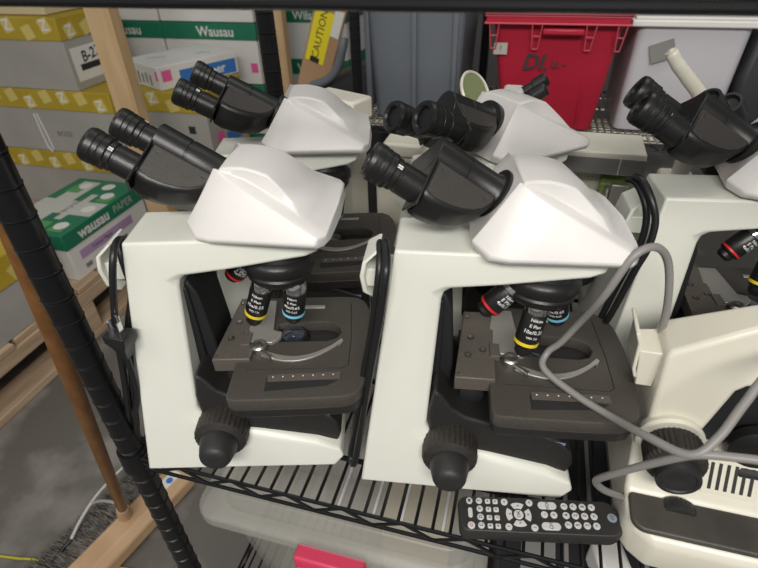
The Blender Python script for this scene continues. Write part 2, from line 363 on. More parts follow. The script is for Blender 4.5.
    m = M(); m.lathe([(.0078, 0), (.0078, .006), (.0065, .0075), (.0062, .0082), (.0035, .0092), (.001, .0094)], (.1365, .0445, hz), (0, 0, 1), 24); m.build('holder_knob', 'metal', ho)
    m = M(); m.tube([(.137, .040, hz + .004), (.144, .034, hz + .004), (.151, .029, hz + .003)], [.0022, .0022, .003], 8, 3); m.build('lever', 'metal', ho)
    m = M(); m.box(.170, .196, .107, .112, zt, zt + .0015); m.build('rear_clip', 'alu', st, bevel=.0004)
    for q in set(COL.objects) - pre:
        if q.name.split('.')[0] not in ('stage_bracket', 'screw', 'stage_rack'):
            for vv in q.data.vertices: vv.co.x += sdx; vv.co.y += sdy
    # knobs
    m = M(); m.lathe([(.022, -.030), (.0225, -.010), (.0245, -.008), (.0255, .0), (.0255, .021), (.0245, .0245), (.0205, .0265), (.018, .0275)], (.089, .021, .051), (0, -1, 0), 64, .03)
    kn = m.build('coarse_knob', 'knob', t, smooth=18)
    m = M(); m.lathe([(.0180, 0), (.0184, .003), (.0178, .008), (.0150, .0195), (.0132, .0225), (.0090, .0245), (.004, .0248), (.001, .0242)], (.089, -.005, .051), (0, -1, 0), 64, .008)
    m.build('fine_knob', 'rubber', kn, smooth=50)
    m = M(); m.lathe([(.0225, 0), (.0255, .008), (.0255, .026), (.018, .028)], (.089, .118, .051), (0, 1, 0), 48); m.build('far_knob', 'knob', t)
    # nosepiece
    ax = Vector((.06, .14, 1)).normalized()
    c = Vector((.159, .072, .2185)); m = M()
    m.m('black').lathe([(.026, .008), (.0275, .002), (.0315, -.001), (.0325, -.004), (.0325, -.009), (.0315, -.011), (.0295, -.0115), (.029, -.014), (.030, -.016), (.0295, -.0185), (.025, -.024), (.015, -.029), (.001, -.030)], c, ax, 64)
    m.build('nosepiece', None, t)
    for a in objs: objective(t, *a)
    # head housing -------------------------------------------
    H = bpy.data.objects.new('head', None)
    piv = Vector((.165, .078, 0)); Rm = Matrix.Translation(piv) @ Matrix.Rotation(math.radians(head_yaw), 4, 'Z') @ Matrix.Translation(-piv)
    bpy.data.objects.remove(H)
    yc = .083; zb = .2525
    def hs(x, dy, z): return (x, yc + dy, z)
    rows = []
    Aw, Bw = .0505, .029
    for k in range(9):
        u = k / 8
        b1 = Vector((.088 + (.207 - .088) * u, Aw + (.056 - Aw) * u, zb))
        b2 = b1 + Vector((0, .0035, .005))
        if k == 0: b1 = Vector((.095, .030, zb)); b2 = Vector((.091, .0335, zb + .010))
        if k == 1: b1 = Vector((.104, .0485, zb)); b2 = Vector((.1045, .0505, zb + .005))
        r1 = Vector((.1245, Bw, .307)).lerp(Vector((.209, .0565, zb + .0105)), u)
        k_ = min(1, u * 3.5); r2 = r1 + Vector((.0025, -.0105 * k_, .0012 * k_))
        ux = u
        rz_ = .3125 if u < .35 else .3125 - (u - .35) / .65 * 0
        pts = [(0, .1270, Bw - .002, .3082), (.3, .150, .0268, .3075), (.5, .1660, .0275, .3020), (.7, .182, .0330, .2875), (.87, .198, .0385, .2705), (1, .2115, .0440, zb + .0120)]
        for q in range(len(pts) - 1):
            if pts[q][0] <= ux <= pts[q + 1][0] + 1e-9:
                s_ = (ux - pts[q][0]) / (pts[q + 1][0] - pts[q][0]); r3 = Vector(pts[q][1:]).lerp(Vector(pts[q + 1][1:]), s_); break
        r3 += Vector((0, -.001, .0008)) if 0 < u < 1 else Vector((0, 0, 0))
        c3 = r3.copy(); c3.y = 0; c3.z += .001; c3.x += (.004 if u > .6 else 0)
        rows.append((b1, b2, r1, r2, r3, c3))
    vs = []; fs = []; W_ = 6
    def idx(k, j, side): return (k * 11) + (j if side < 0 else 10 - j)
    for k, r in enumerate(rows):
        for j in range(6): vs.append(hs(r[j].x, -r[j].y, r[j].z))
        for j in range(4, -1, -1): vs.append(hs(r[j].x, r[j].y, r[j].z))
    for k in range(8):
        for j in range(10): a = k * 11 + j; fs.append((a, a + 1, a + 12, a + 11))
        fs.append((k * 11, (k + 1) * 11, (k + 1) * 11 + 10, k * 11 + 10))
    fs.append(tuple(range(11)))
    # bulged objective end
    e0 = len(vs); last = rows[-1]
    ring = [hs(.2125, -.052, zb), hs(.2150, -.049, zb + .009), hs(.2155, -.036, zb + .0115), hs(.2170, 0, zb + .014), hs(.2155, .036, zb + .0115), hs(.2150, .049, zb + .009), hs(.2125, .052, zb)]
    vs += ring
    L8 = 8 * 11
    fs += [(L8, L8 + 1, e0 + 1, e0), (L8 + 1, L8 + 2, e0 + 1), (L8 + 2, L8 + 3, e0 + 2, e0 + 1), (L8 + 3, L8 + 4, e0 + 2), (L8 + 4, L8 + 5, e0 + 3, e0 + 2), (L8 + 5, L8 + 6, e0 + 4, e0 + 3), (L8 + 6, L8 + 7, e0 + 4), (L8 + 7, L8 + 8, e0 + 5, e0 + 4), (L8 + 8, L8 + 9, e0 + 5), (L8 + 9, L8 + 10, e0 + 6, e0 + 5)]
    e1 = len(vs); vs += [hs(.2165, -.040, zb), hs(.2185, 0, zb), hs(.2165, .040, zb)]
    fs += [(e0, e0 + 1, e0 + 2, e1), (e0 + 2, e0 + 3, e1 + 1, e1), (e0 + 3, e0 + 4, e1 + 2, e1 + 1), (e0 + 4, e0 + 5, e0 + 6, e1 + 2), (L8, e0, e1, e1 + 1, e1 + 2, e0 + 6, L8 + 10)]
    m = M(); m.T = Rm; m.add(vs, fs); hd = m.build('head_housing', 'head', t, bevel=.0022, seg=3, smooth=55)
    m = M(); m.T = Rm; m.lathe([(.036, 0), (.036, .006)], (.160, yc - .006, .2485), (0, 0, 1), 32); m.build('dovetail_ring', 'ink', t)
    # tubes ---------------------------------------------------
    tr = math.radians(tilt); d = Vector((-math.cos(tr), 0, math.sin(tr))); v = Vector((math.sin(tr), 0, math.cos(tr))); y = Vector((0, 1, 0))
    hc = Vector((.114 + hx[0], yc, .286 + hx[1]))
    m = M(); m.T = Rm
    m.m('black').lathe([(.019, -.012), (.0215, .0), (.0215, .0025), (.0165, .0035), (.0148, .006), (.0148, .033), (.0140, .0335), (.0140, .0347), (.0148, .035), (.0148, .0608), (.0138, .0618), (.010, .062)], hc, d, 40)
    m.build('hinge_barrel', None, t)
    for k, sgn in enumerate((-1, 1)):
        fo = math.radians(fold if not isinstance(fold, (tuple, list)) else fold[k])
        s_ = y * (sgn * math.cos(fo)) - v * math.sin(fo); n = s_.cross(d) * (1 if sgn > 0 else -1)
        if n.dot(v) < 0: n = -n
        m = M(); m.T = Rm
        pr = [(.0595, .006), (.0595, .0445), (.056, .047), (.048, .0480), (.038, .0465), (.027, .0430), (.017, .037), (.009, .029), (.003, .018), (.001, .006)]
        P = lambda a, th: hc + d * a[0] + s_ * a[1] + n * th
        sm = lambda a, f: (a[0], .009 + (a[1] - .009) * f if a[1] > .009 else a[1]); m.loft([[P(a, -.0140) for a in pr], [P(a, -.002) for a in pr], [P(sm(a, .76), .0125) for a in pr]])
        arm = m.build('eyepiece_arm', 'black', t, bevel=.003, seg=3, smooth=50)
        m = M(); m.T = Rm
        pr2 = [(.0572, .009), (.0572, .0415), (.054, .0440), (.047, .0450), (.037, .0435), (.027, .0400), (.018, .0345), (.011, .0265), (.006, .0165), (.005, .009)]
        m.loft([[P(sm(a, .74), .0115) for a in pr2], [P(sm(a, .74), .0135) for a in pr2]])
        pl = m.build('arm_cover', 'armplate', arm, bevel=.0006)
        m = M(); m.T = Rm
        for a in ((.052, .014), (.013, .014)):
            m = M(); m.T = Rm; m.lathe([(.0017, 0), (.0017, .0003), (.0009, .0001)], P(a, .0135), n, 12); m.build('cover_screw', 'armplate', arm)
        m = M(); m.T = Rm; pb = [(.0595, -.004), (.0615, -.004), (.0615, .0475), (.0595, .0475)]
        m.loft([[P(a, -.0135) for a in pb], [P(a, .0135) for a in pb]]); m.build('arm_flange', 'black', arm, bevel=.001)
        if eyes[k]:
            e = hc + s_ * sep + d * .0612
            m = M(); m.T = Rm
            m.m('black').lathe([(r__ * es, t__ * (.5 + .5 * es)) for r__, t__ in [(.0122, -.002), (.0122, .0165), (.0116, .017), (.0116, .0185), (.0126, .0195), (.0126, .0232), (.0140, .0245), (.0140, .0280), (.0137, .0284), (.0137, .0290), (.0142, .0302), (.0142, .0335), (.0140, .0340), (.0146, .0345), (.0147, .0395), (.0136, .0425), (.0100, .0432), (.0086, .0415), (.0084, .0395)]], e, d, 40)
            m.m('glass').lathe([(.0085, .0397), (.006, .0404), (.001, .0407)], e, d, 24)
            ey = m.build('eyepiece', None, arm, smooth=20)
            m = M(); m.T = Rm; nn = (n - s_ * .1).normalized(); tt = d.cross(nn)
            for off in (-.0009, .0009):
                cc = e + nn * .0127 + tt * off
                m.m('white').loft([[cc + tt * a + d * b for a, b in ((-.0005, .0193), (.0005, .0193), (.0005, .0233), (-.0005, .0233))], [cc + nn * .0003 + tt * a + d * b for a, b in ((-.0005, .0193), (.0005, .0193), (.0005, .0233), (-.0005, .0233))]])
            m.build('index_mark', None, ey)
    if hook:
        m = M(); m.box(.008, .034, .052, .078, .208, .226)
        m.loft([[(.014, .05, .198), (.017, .05, .198), (.017, .080, .198), (.014, .080, .198)], [(.006, .046, .206), (.010, .046, .206), (.010, .084, .206), (.006, .084, .206)], [(.004, .046, .222), (.008, .046, .222), (.008, .084, .222), (.004, .084, .222)], [(.007, .046, .236), (.011, .046, .236), (.011, .084, .236), (.007, .084, .236)], [(.018, .05, .245), (.021, .05, .245), (.021, .080, .245), (.018, .080, .245)]])
        m.build('cord_hook', 'stand', t, bevel=.0015)
    return t
O_R = [((.1475, .046, .146), (.1565, .057, .197), 'yellow', TXT10, 'objective with a yellow ring', .1),
       ((.110, .060, .180), (.136, .064, .209), 'red', TXT4, 'objective with a red ring', .5),
       ((.182, .082, .155), (.174, .079, .197), 'blue', TXT40, 'objective with a blue ring', -.3)]
O_L = [((.1255, .062, .146), (.1435, .062, .197), 'yellow', TXT10, 'objective with a yellow ring', -.1),
       ((.1655, .059, .150), (.1735, .058, .195), 'blue', TXT40, 'objective with a blue ring', -.1),
       ((.104, .088, .183), (.128, .085, .207), 'red', TXT4, 'objective with a red ring', .5)]
S1 = microscope((-.335, .247), 15.8, 'white microscope at the front left, both eyepieces over the green-lidded carton', O_L, -6, (40, 38), hx=(.005, .003), sdx=-.005)
S2 = microscope((-.114, .291), 8.4, 'white microscope at the front centre with one eyepiece, behind the remote control', O_R, 4, (44, 50), (1, 0), hx=(-.002, -.001), sdx=.004, sdy=.010, tilt=34)
S3 = microscope((-.36, .44), 17, 'white microscope in the back row directly behind the front left one', O_L, 0, (24, 20), sep=.038, hx=(-.006, -.002), tilt=30)
S4 = microscope((-.084, .437), 36, 'white microscope in the back row behind the front centre one, eyepieces towards the viewer', O_R, 9, (28, 56), tilt=25, hx=(-.005, 0), sdx=-.006, sep=.033, es=1.1)
S5 = microscope((.108, .436), 8, 'white microscope in the back row at the right edge, below the clear lidded tub', O_R, -10, 40, tilt=31, es=1.12, hx=(-.008, 0), sep=.034)
bpy.context.view_layer.update()
def attach(o, t):
    mi = (Matrix.Translation(t.location) @ t.rotation_euler.to_matrix().to_4x4()).inverted()
    for vv in o.data.vertices: vv.co = mi @ vv.co
    o.parent = t

# ------------------------------------------------------------------ power cords and the grey lead
def cable(name, paths, key, parent=None, r=.0032, label=None, cat=None):
    for i, p in enumerate(paths):
        pass
    m = M()
    for p in paths: m.tube(p, r, 10, 6)
    o = m.build(name, key, parent, smooth=80)
    if label: tag(o, label, cat)
    return o
def coil(path, n, off, sag=0):
    """one cord wound up: the path goes down and up again n times"""
    out = []
    for k in range(n):
        p = [Vector(q) + Vector(off) * k for q in path]
        out += p if k % 2 == 0 else p[::-1]
    return out
cl = [(-.3300, .324, .236), (-.3205, .304, .2500), (-.3150, .288, .2440), (-.3183, .280, .2199), (-.3300, .275, .1714), (-.3363, .270, .1243), (-.3480, .268, .0733), (-.3630, .268, .022)]
cr_ = [(-.3340, .332, .229), (-.3265, .314, .2440), (-.3215, .302, .2340), (-.3185, .296, .2023), (-.3255, .285, .1689), (-.3320, .276, .1241), (-.3440, .274, .0780), (-.3600, .276, .026)]
attach(cable('power_cord', [cl + cr_[::-1]], 'cord', r=.0031), S1)
pg = thing('power_plug', 'black three-pin plug hanging among the cords beside the front left microscope', 'plug', (-.3235, .268, .150))
m = M(); T = Matrix.Rotation(.05, 4, 'Y') @ Matrix.Scale(.78, 4); m.T = T
m.m('cord').loft([[(-.004, -.004, -.005), (.006, -.004, -.005), (.006, .006, -.005), (-.004, .006, -.005)], [(-.007, -.007, .012), (.009, -.007, .012), (.009, .009, .012), (-.007, .009, .012)], [(-.0125, -.010, .022), (.0145, -.010, .022), (.0145, .012, .022), (-.0125, .012, .022)], [(-.0125, -.010, .033), (.0145, -.010, .033), (.0145, .012, .033), (-.0125, .012, .033)]])
m.build('plug_body', None, pg, bevel=.001)
for x, y_ in ((-.006, 0), (.0075, 0)):
    m = M(); m.T = T; m.box(x - .0008, x + .0008, y_ - .0032, y_ + .0032, .033, .050); m.build('blade', 'chrome', pg)
m = M(); m.T = T; m.cyl((.001, .007, .033), (.001, .007, .053), .0023, 12); m.build('ground_pin', 'chrome', pg)
m = M(); m.T = Matrix.Translation((.328, -.268, -.15)); m.tube([(-.328, .269, .148), (-.332, .268, .10), (-.345, .266, .065), (-.361, .270, .012), (-.352, .282, .008), (-.349, .29, .05)], .003, 8, 6); m.build('plug_lead', 'cord', pg, smooth=80)
c1 = [(-.1030, .368, .238), (-.0965, .347, .2530), (-.0905, .330, .2470), (-.0895, .320, .2350), (-.0945, .315, .1917), (-.1029, .308, .1358), (-.1133, .303, .0626), (-.1205, .298, .0160)]
c2 = [(-.1090, .376, .231), (-.1030, .355, .2460), (-.0990, .339, .2390), (-.0987, .330, .2216), (-.1040, .325, .1759), (-.1120, .318, .1235), (-.1219, .313, .0555), (-.1275, .308, .0160)]
attach(cable('power_cord', [c1 + c2[::-1]], 'cord', r=.0033), S2)
c3 = [(.1040, .486, .268), (.1100, .476, .2680), (.1187, .462, .2558), (.1249, .456, .2381), (.1244, .452, .2137), (.1190, .450, .1900), (.108, .448, .13)]
c4 = [(.1000, .494, .262), (.1070, .486, .2620), (.1155, .472, .2500), (.1200, .466, .2330), (.1195, .462, .2100), (.1130, .458, .185), (.103, .456, .12)]
attach(cable('power_cord', [c3 + c4[::-1]], 'cord', r=.0033), S5)
g1 = [(.139, .384, .135), (.1362, .380, .1691), (.1286, .372, .2151), (.1184, .370, .2509), (.1035, .360, .2681), (.0882, .350, .2627), (.0760, .345, .2300), (.0660, .360, .188), (.0560, .363, .162), (.0470, .3620, .149), (.0455, .350, .1405), (.0718, .3315, .1345), (.0980, .3118, .137), (.1170, .281, .1555), (.1384, .262, .1665), (.1531, .270, .1793), (.1685, .290, .1960), (.1861, .310, .2119), (.235, .34, .22)]
g2 = [(.26, .30, .19), (.2250, .265, .178), (.1938, .262, .1761), (.1664, .262, .1729), (.1412, .262, .1675), (.1215, .270, .1394), (.1027, .280, .1046), (.0972, .288, .0827), (.1085, .296, .0620), (.1298, .310, .0381), (.139, .325, .012)]
cable('grey_cable', [g1 + g2], 'greycord', r=.0031, label='thick grey cable looping over the stage and the older cream microscope', cat='cable')

# ------------------------------------------------------------------ older cream microscope, front right
def local(o, base):
    bb = Vector(base)
    for vv in o.data.vertices: vv.co -= bb
    return o
b6 = (.145, .275, 0)
t6 = thing('microscope', 'older cream microscope at the front right with a worn black base plate', 'microscope', b6)
L6 = lambda o: local(o, b6)
m = M()
# arm + column as one C-shape: (x, z) outline with a near-face y from z and x
def ny(p): return .327 + .13 * (p[1] - .05)
pf = [(.1360, .045), (.1365, .09), (.1325, .180), (.1365, .1855), (.26, .262), (.31, .262), (.31, .200), (.205, .1665), (.195, .163), (.189, .157), (.174, .100), (.172, .045)]
m.prism(pf, lambda p: (p[0], ny(p), p[1]), lambda p: (p[0], .425 - .28 * (p[1] - .05), p[1]))
L6(m.build('stand', 'cream', t6, bevel=.004, seg=3, smooth=50))
m = M()
sd = [(.272, 0), (.272, .034), (.278, .041), (.312, .044), (.316, .046), (.338, .083), (.42, .085), (.425, 0)]
def sy(x): return lambda p: (x, p[0], p[1])
m.loft([[(.139, y_ + (.010 if y_ < .29 else 0), z_) for y_, z_ in sd], [(.1315, y_ + (.022 if y_ < .29 else 0), z_) for y_, z_ in sd]][::-1] + [[(x, y_, z_) for y_, z_ in sd] for x in (.152, .24, .40)])
bs = L6(m.build('base', 'cream', t6, bevel=.004, seg=3, smooth=50))
ol = rrect(.1335, .40, .2775, .3125, [.002, .002, .005, .012], 6)
m = M(); m.loft([[(x, y_, .041 - (.0 if y_ > .29 else .001)) for x, y_ in ol], [(x, y_, .0465) for x, y_ in ol]]); pl6 = L6(m.build('base_plate', 'wear', t6, bevel=.002, seg=3)); pl6['label'] = 'worn black cover of the base'
m = M(); m.lathe([(.0155, -.003), (.0165, 0), (.0165, .006), (.0155, .009)], (.174, .309, .0358), (0, -1, 0), 60, .03); L6(m.build('dimmer_wheel', 'rubber', t6))
m = M(); m.box(.150, .192, .300, .3135, .0440, .0478); 
# vent
for k in range(7):
    pass
vt = M(); Fv = FR((.208, .3288, .0677), (1, 0, 0), (0, .511, .860))
vt.m('cream'); 
def slab(mm, F, x0, x1, y0, y1, z0, z1, sk=0):
    mm.loft([[F(x0, y0, z0), F(x1, y0, z0), F(x1 + sk, y1, z0), F(x0 + sk, y1, z0)], [F(x0, y0, z1), F(x1, y0, z1), F(x1 + sk, y1, z1), F(x0 + sk, y1, z1)]])
slab(vt, Fv, -.018, .024, -.015, .017, -.002, .0012); vg = L6(vt.build('vent_panel', 'cream', t6, bevel=.0005))
vt = M()
for k in range(6): slab(vt, Fv, -.0135 + k * .0062, -.0108 + k * .0062, -.011, .013, .0011, .0016)
L6(vt.build('vent_slots', 'ink', vg))
m = M(); m.m('knob').lathe([(.018, -.012), (.0220, -.010), (.0228, -.008), (.0228, .010), (.0212, .013), (.018, .014)], (.1575, .3200, .096), (0, -1, 0), 72, .04)
k6 = L6(m.build('coarse_knob', None, t6, smooth=15))
m = M(); m.lathe([(.0165, 0), (.0170, .002), (.0168, .009), (.0165, .0115), (.0135, .0122), (.0125, .0110), (.006, .0110), (.005, .0105), (.001, .0105)], (.1580, .3070, .0935), (0, -1, 0), 90, .015); L6(m.build('fine_knob', 'rubber', k6, smooth=50))
m = M(); m.lathe([(.025, -.006), (.0265, 0), (.0265, .002), (.024, .004)], (.1555, .3335, .100), (0, -1, 0), 60); L6(m.build('knob_collar', 'cream', t6))
m = M(); m.box(.178, .30, .355, .42, .07, .17); L6(m.build('inner_block', 'blackmat', t6, bevel=.003))
m = M(); m.m('black').lathe([(.018, 0), (.022, .003), (.022, .012), (.016, .016), (.008, .016), (.007, .012), (.001, .012)], (.224, .350, .098), (0, -1, 0), 48); L6(m.build('field_knob', None, t6))
m = M(); m.loft([[(.214, .330, .050), (.30, .330, .050), (.30, .40, .055), (.218, .40, .055)], [(.214, .330, .075), (.30, .330, .075), (.30, .40, .145), (.222, .40, .145)]]); L6(m.build('stage_support', 'blackmat', t6, bevel=.003))
m = M(); m.loft([[(.122, .356, .134), (.134, .352, .138), (.134, .385, .138), (.122, .385, .134)], [(.117, .356, .172), (.134, .352, .176), (.134, .385, .176), (.117, .385, .172)]])
m.loft([[(.1185, .355, .143), (.1215, .355, .143), (.1215, .390, .143), (.1185, .390, .143)], [(.1155, .355, .152), (.1185, .355, .152), (.1185, .390, .152), (.1155, .390, .152)], [(.1135, .355, .180), (.1165, .355, .180), (.1165, .390, .180), (.1135, .390, .180)], [(.1095, .355, .190), (.1125, .355, .191), (.1125, .390, .191), (.1095, .390, .190)]])
L6(m.build('cord_hook', 'cream', t6, bevel=.001))

# ------------------------------------------------------------------ remote control
rc = thing('remote_control', 'black remote control with round grey buttons lying at the shelf edge', 'remote control', (-.010, .2705, 0), math.radians(12))
ol = rrect(0, .147, -.017, .0185, [.013, .013, .007, .007], 6)
m = M(); m.loft([[(x * .985 + .001, y_ * .9, .0005) for x, y_ in ol], [(x, y_, .008) for x, y_ in ol], [(x, y_, .014) for x, y_ in ol], [(x * .975 + .002, y_ * .93, .0175) for x, y_ in ol]]); m.build('case', 'remote', rc, bevel=.0006)
def button(poly, parent=rc, key='button', name='button', sym=None, red=False):
    m = M(); m.m(key).loft([[(x, y_, .0172) for x, y_ in poly], [(x, y_, .0188) for x, y_ in poly]])
    b = m.build(name, None, parent, bevel=.0003, seg=1)
    if sym:
        cx = sum(p[0] for p in poly) / len(poly); cy = sum(p[1] for p in poly) / len(poly)
        m = M(); text(m, sym, .0044, FR((cx, cy, .0188), (0, 1, 0), (-1, 0, 0)), thick=.0001, bold=.01); m.build('symbol', 'red' if red else 'ink', b)
ROW = (.0125, .0045, -.0035, -.0115)
button(ell(.0105, .0125, .0030, .0032, 14), sym='M'); button(rrect(.0085, .0125, -.004, .0055, .0018, 3)); button(ell(.0105, -.0115, .0034, .0034, 14), sym='O', red=True)
for i, y_ in enumerate(ROW): button(ell(.0195, y_ + .0003, .0030, .0030, 14), sym='TVDC'[i])
for x in (.0275, .0345):
    for i, y_ in enumerate(ROW): button(rrect(x - .0024, x + .0024, y_ - .0022, y_ + .0022, .0008, 2), sym='+' if i != 2 else 'o', red=(i == 2 and x > .03))
for x, y_, s_ in ((.043, .0125, '<'), (.066, .0125, '>'), (.044, -.0115, '?'), (.067, -.0115, 'i'), (.078, .0015, '-'), (.0865, .0015, '+')): button(ell(x, y_, .0032, .0032, 14), sym=s_)
button(ell(.0545, .0005, .0044, .0044, 18), sym='OK')
for a0 in (0, 90, 180, 270):
    pg_ = []
    for k in range(7): t_ = math.radians(a0 - 32 + 64 * k / 6); pg_.append((.0545 + .0115 * math.cos(t_), .0005 + .0115 * math.sin(t_)))
    for k in range(7): t_ = math.radians(a0 + 30 - 60 * k / 6); pg_.append((.0545 + .0062 * math.cos(t_), .0005 + .0062 * math.sin(t_)))
    button(pg_, sym='v')
for y_ in (.0105, -.0095): button(rrect(.0735, .0905, y_ - .0035, y_ + .0035, .0034, 5), sym='VOL' if y_ > 0 else 'CH')
n_ = 0
for i, y_ in enumerate((.0105, .0015, -.0075)):
    for j in range(4):
        button(ell(.0975 + j * .0083, y_, .0032, .0032, 14), sym='147*2580369#'[j * 3 + i] if j < 3 else '<>+'[i])
m = M(); m.m('badge').lathe([(.0042, 0), (.0042, .0004)], (.1385, .001, .0175), (0, 0, 1), 24); lg = m.build('maker_badge', None, rc)
m = M(); text(m, 'GE', .0042, FR((.1385, .001, .0179), (0, 1, 0), (-1, 0, 0)), thick=.0001, shear=.3); m.build('emblem', 'ink', lg)

# ------------------------------------------------------------------ storage bins on the rack behind
def bin_(name, label, cat, key, xt, yt, zt, xb, yb, zb, rim=None, thick=.004):
    t = thing(name, label, cat, ((xb[0] + xb[1]) / 2, yb[0], zb)); base = t.location.copy()
    o4 = lambda X, Y, z, e=0: [(x, y_, z) for x, y_ in rrect(X[0] + e, X[1] - e, Y[0] + e, Y[1] - e, .02, 4)]
    m = M(); m.loft([o4(xb, yb, zb), o4(xt, yt, zt), o4(xt, yt, zt, thick), o4(xb, yb, zb + thick, thick)])
    return t, base, local(m.build('body', key, t, smooth=40), base)
t, bs_, bd = bin_('storage_bin', 'red plastic crate with hinged ribbed rim between grey and clear tubs', 'bin', 'redbin', (-.105, .190), (1.382, 1.74), .262, (-.060, .165), (1.402, 1.70), .003); bd.parent = t
def lb(o): return local(o, bs_)
m = M(); m.m('redlight').box(-.122, .199, 1.350, 1.362, .270, .279); m.box(-.122, .199, 1.350, 1.386, .254, .258); m.m('redbin').box(-.118, .195, 1.352, 1.38, .258, .271)
m.box(-.122, .199, 1.35, 1.76, .272, .276); lb(m.build('lid', None, t, bevel=.001))
for x0, x1 in ((-.110, -.088), (-.013, .010), (.106, .128), (.172, .192)):
    m = M()
    for a, b in (((x0, 1.352, .258), (x0 + .005, 1.372, .198)), ((x1, 1.352, .258), (x1 - .005, 1.372, .198)), ((x0 + .005, 1.372, .198), (x1 - .005, 1.372, .198)), ((x0 + .002, 1.362, .228), (x1 - .002, 1.362, .228))):
        m.cyl(a, b, .0017, 6)
    lb(m.build('rim_rib', 'redlight', t))
m = M(); m.box(.012, .104, 1.352, 1.372, .232, .246); lb(m.build('grip', 'redbin', t, bevel=.004))
m = M(); m.box(.1225, .126, 1.392, 1.41, .01, .20); lb(m.build('side_rib', 'redbin', t, bevel=.001))
m = M(); m.m('alu').T = Matrix.Translation((-.081, 1.3795, .196)) @ Matrix.Rotation(-.09, 4, 'X'); m.box(-.016, .016, -.001, .001, -.013, .013); m.m('ink'); text(m, '?', .018, FR((0, -.0012, 0), (1, 0, 0), (0, 0, 1))); lb(m.build('sticker', None, t))
m = M(); text(m, 'DI.', .05, FR((.005, 1.3835, .165), (1, 0, 0), (0, .1, 1)), thick=.0005, shear=.2, bold=.02); text(m, 'u.-', .035, FR((.060, 1.3835, .165), (1, 0, 0), (0, .1, 1)), thick=.0005); lb(m.build('handwriting', 'ink', t))
t, bs_, bd = bin_('storage_bin', 'tall grey ribbed plastic bin standing left of the red crate', 'bin', 'greybin', (-.436, -.172), (1.40, 1.76), .345, (-.412, -.182), (1.42, 1.72), .003)
for x in (-.425, -.300, -.195):
    m = M(); m.loft([[(x - .007, 1.405, .02), (x + .007, 1.405, .02), (x + .005, 1.43, .02), (x - .005, 1.43, .02)], [(x - .007, 1.388, .33), (x + .007, 1.388, .33), (x + .005, 1.41, .33), (x - .005, 1.41, .33)]]); lb(m.build('rib', 'greybin', t, bevel=.003))
m = M(); m.box(-.428, -.172, 1.38, 1.762, .34, .352); lb(m.build('lid', 'greybin', t, bevel=.003))
t, bs_, bd = bin_('storage_tub', 'clear plastic tub with a white lid right of the red crate', 'tub', 'clearw', (.222, .455), (1.400, 1.74), .246, (.222, .452), (1.425, 1.72), .004)
bd.data.materials.clear(); bd.data.materials.append(MT['clearw'])
m = M(); m.box(.204, .468, 1.385, 1.76, .248, .262); m.box(.210, .462, 1.392, 1.75, .262, .270); lb(m.build('lid', 'cartonb', t, bevel=.003))
m = M(); m.box(.24, .44, 1.47, 1.70, .01, .15); lb(m.build('contents', 'cartonb', t, bevel=.004))
m = M(); m.T = Matrix.Translation((.283, 1.400, .196)) @ Matrix.Rotation(-.09, 4, 'X') @ Matrix.Rotation(-.35, 4, 'Y'); m.box(-.026, .026, -.002, 0, -.020, .020); lb(m.build('note', 'greybox', t))
m = M(); m.loft([[(.47, 1.40, .01), (.66, 1.40, .01), (.66, 1.7, .01), (.47, 1.7, .01)], [(.46, 1.42, .14), (.66, 1.42, .14), (.66, 1.7, .14), (.46, 1.7, .14)], [(.475, 1.44, .24), (.66, 1.44, .24), (.66, 1.68, .24), (.475, 1.68, .24)]])
o = local(m.build('equipment_bag', 'dark', None, bevel=.02, seg=3), (.5, 1.4, .01)); o.location = (.5, 1.4, .01); tag(o, 'black bag right of the clear tub, at the right edge', 'bag')

# ------------------------------------------------------------------ small instruments at the back of the shelf
b7 = (-.02, .64, 0); L7 = lambda o: local(o, b7)
t7 = thing('stereo_microscope', 'small cream microscope at the back with slim black eyepieces and a round mirror', 'microscope', b7)
m = M(); m.box(-.06, .04, .64, .70, 0, .03); m.box(-.035, .0, .66, .69, .03, .26); L7(m.build('stand', 'cream', t7, bevel=.006, seg=3))
m = M(); m.loft([[(-.04, .648, .255), (.01, .648, .255), (.01, .70, .255), (-.04, .70, .255)], [(-.030, .655, .292), (-.008, .655, .292), (-.008, .69, .292), (-.030, .69, .292)]]); L7(m.build('head_housing', 'head', t7, bevel=.003))
for k, (dy, dz) in enumerate(((0, 0), (.022, .006))):
    m = M(); p = Vector((-.020, .655 + dy, .270 + dz)); d = Vector((.72, .05, .5)).normalized()
    m.lathe([(.007, 0), (.007, .030), (.0085, .031), (.0085, .046), (.007, .048), (.004, .047), (.001, .046)], p, d, 24); L7(m.build('eyepiece', 'black', t7))
m = M(); nrm = Vector((.72, -.36, .50)).normalized(); c = Vector((-.0655, .655, .2895)); m.m('cream').lathe([(.0245, 0), (.026, .003), (.0245, .005), (.0225, .004), (.0225, .001)], c, nrm, 40); m.m('mirrorg').lathe([(.0225, .003), (.001, .0032)], c, nrm, 40)
m.m('cream').cyl(c - nrm * .004, Vector((-.02, .68, .225)), .004); L7(m.build('mirror', None, t7))
b8 = (.16, .62, 0); L8_ = lambda o: local(o, b8)
t8 = thing('microscope', 'cream microscope at the back right whose curved arm rises before the clear tub', 'microscope', b8)
m = M(); m.box(.11, .24, .625, .70, 0, .03); m.box(.17, .21, .66, .69, .03, .20); L8_(m.build('stand', 'cream', t8, bevel=.006, seg=3))
m = M(); m.tube([(.1405, .66, .3425), (.1415, .66, .3415), (.1440, .66, .3385), (.1530, .66, .3275), (.1665, .66, .3144), (.1837, .66, .297), (.1926, .662, .2781), (.192, .67, .19)], [.0030, .0062, .0070, .0074, .0078, .0085, .010, .012], 16, 6); L8_(m.build('arm', 'cream', t8, smooth=80))
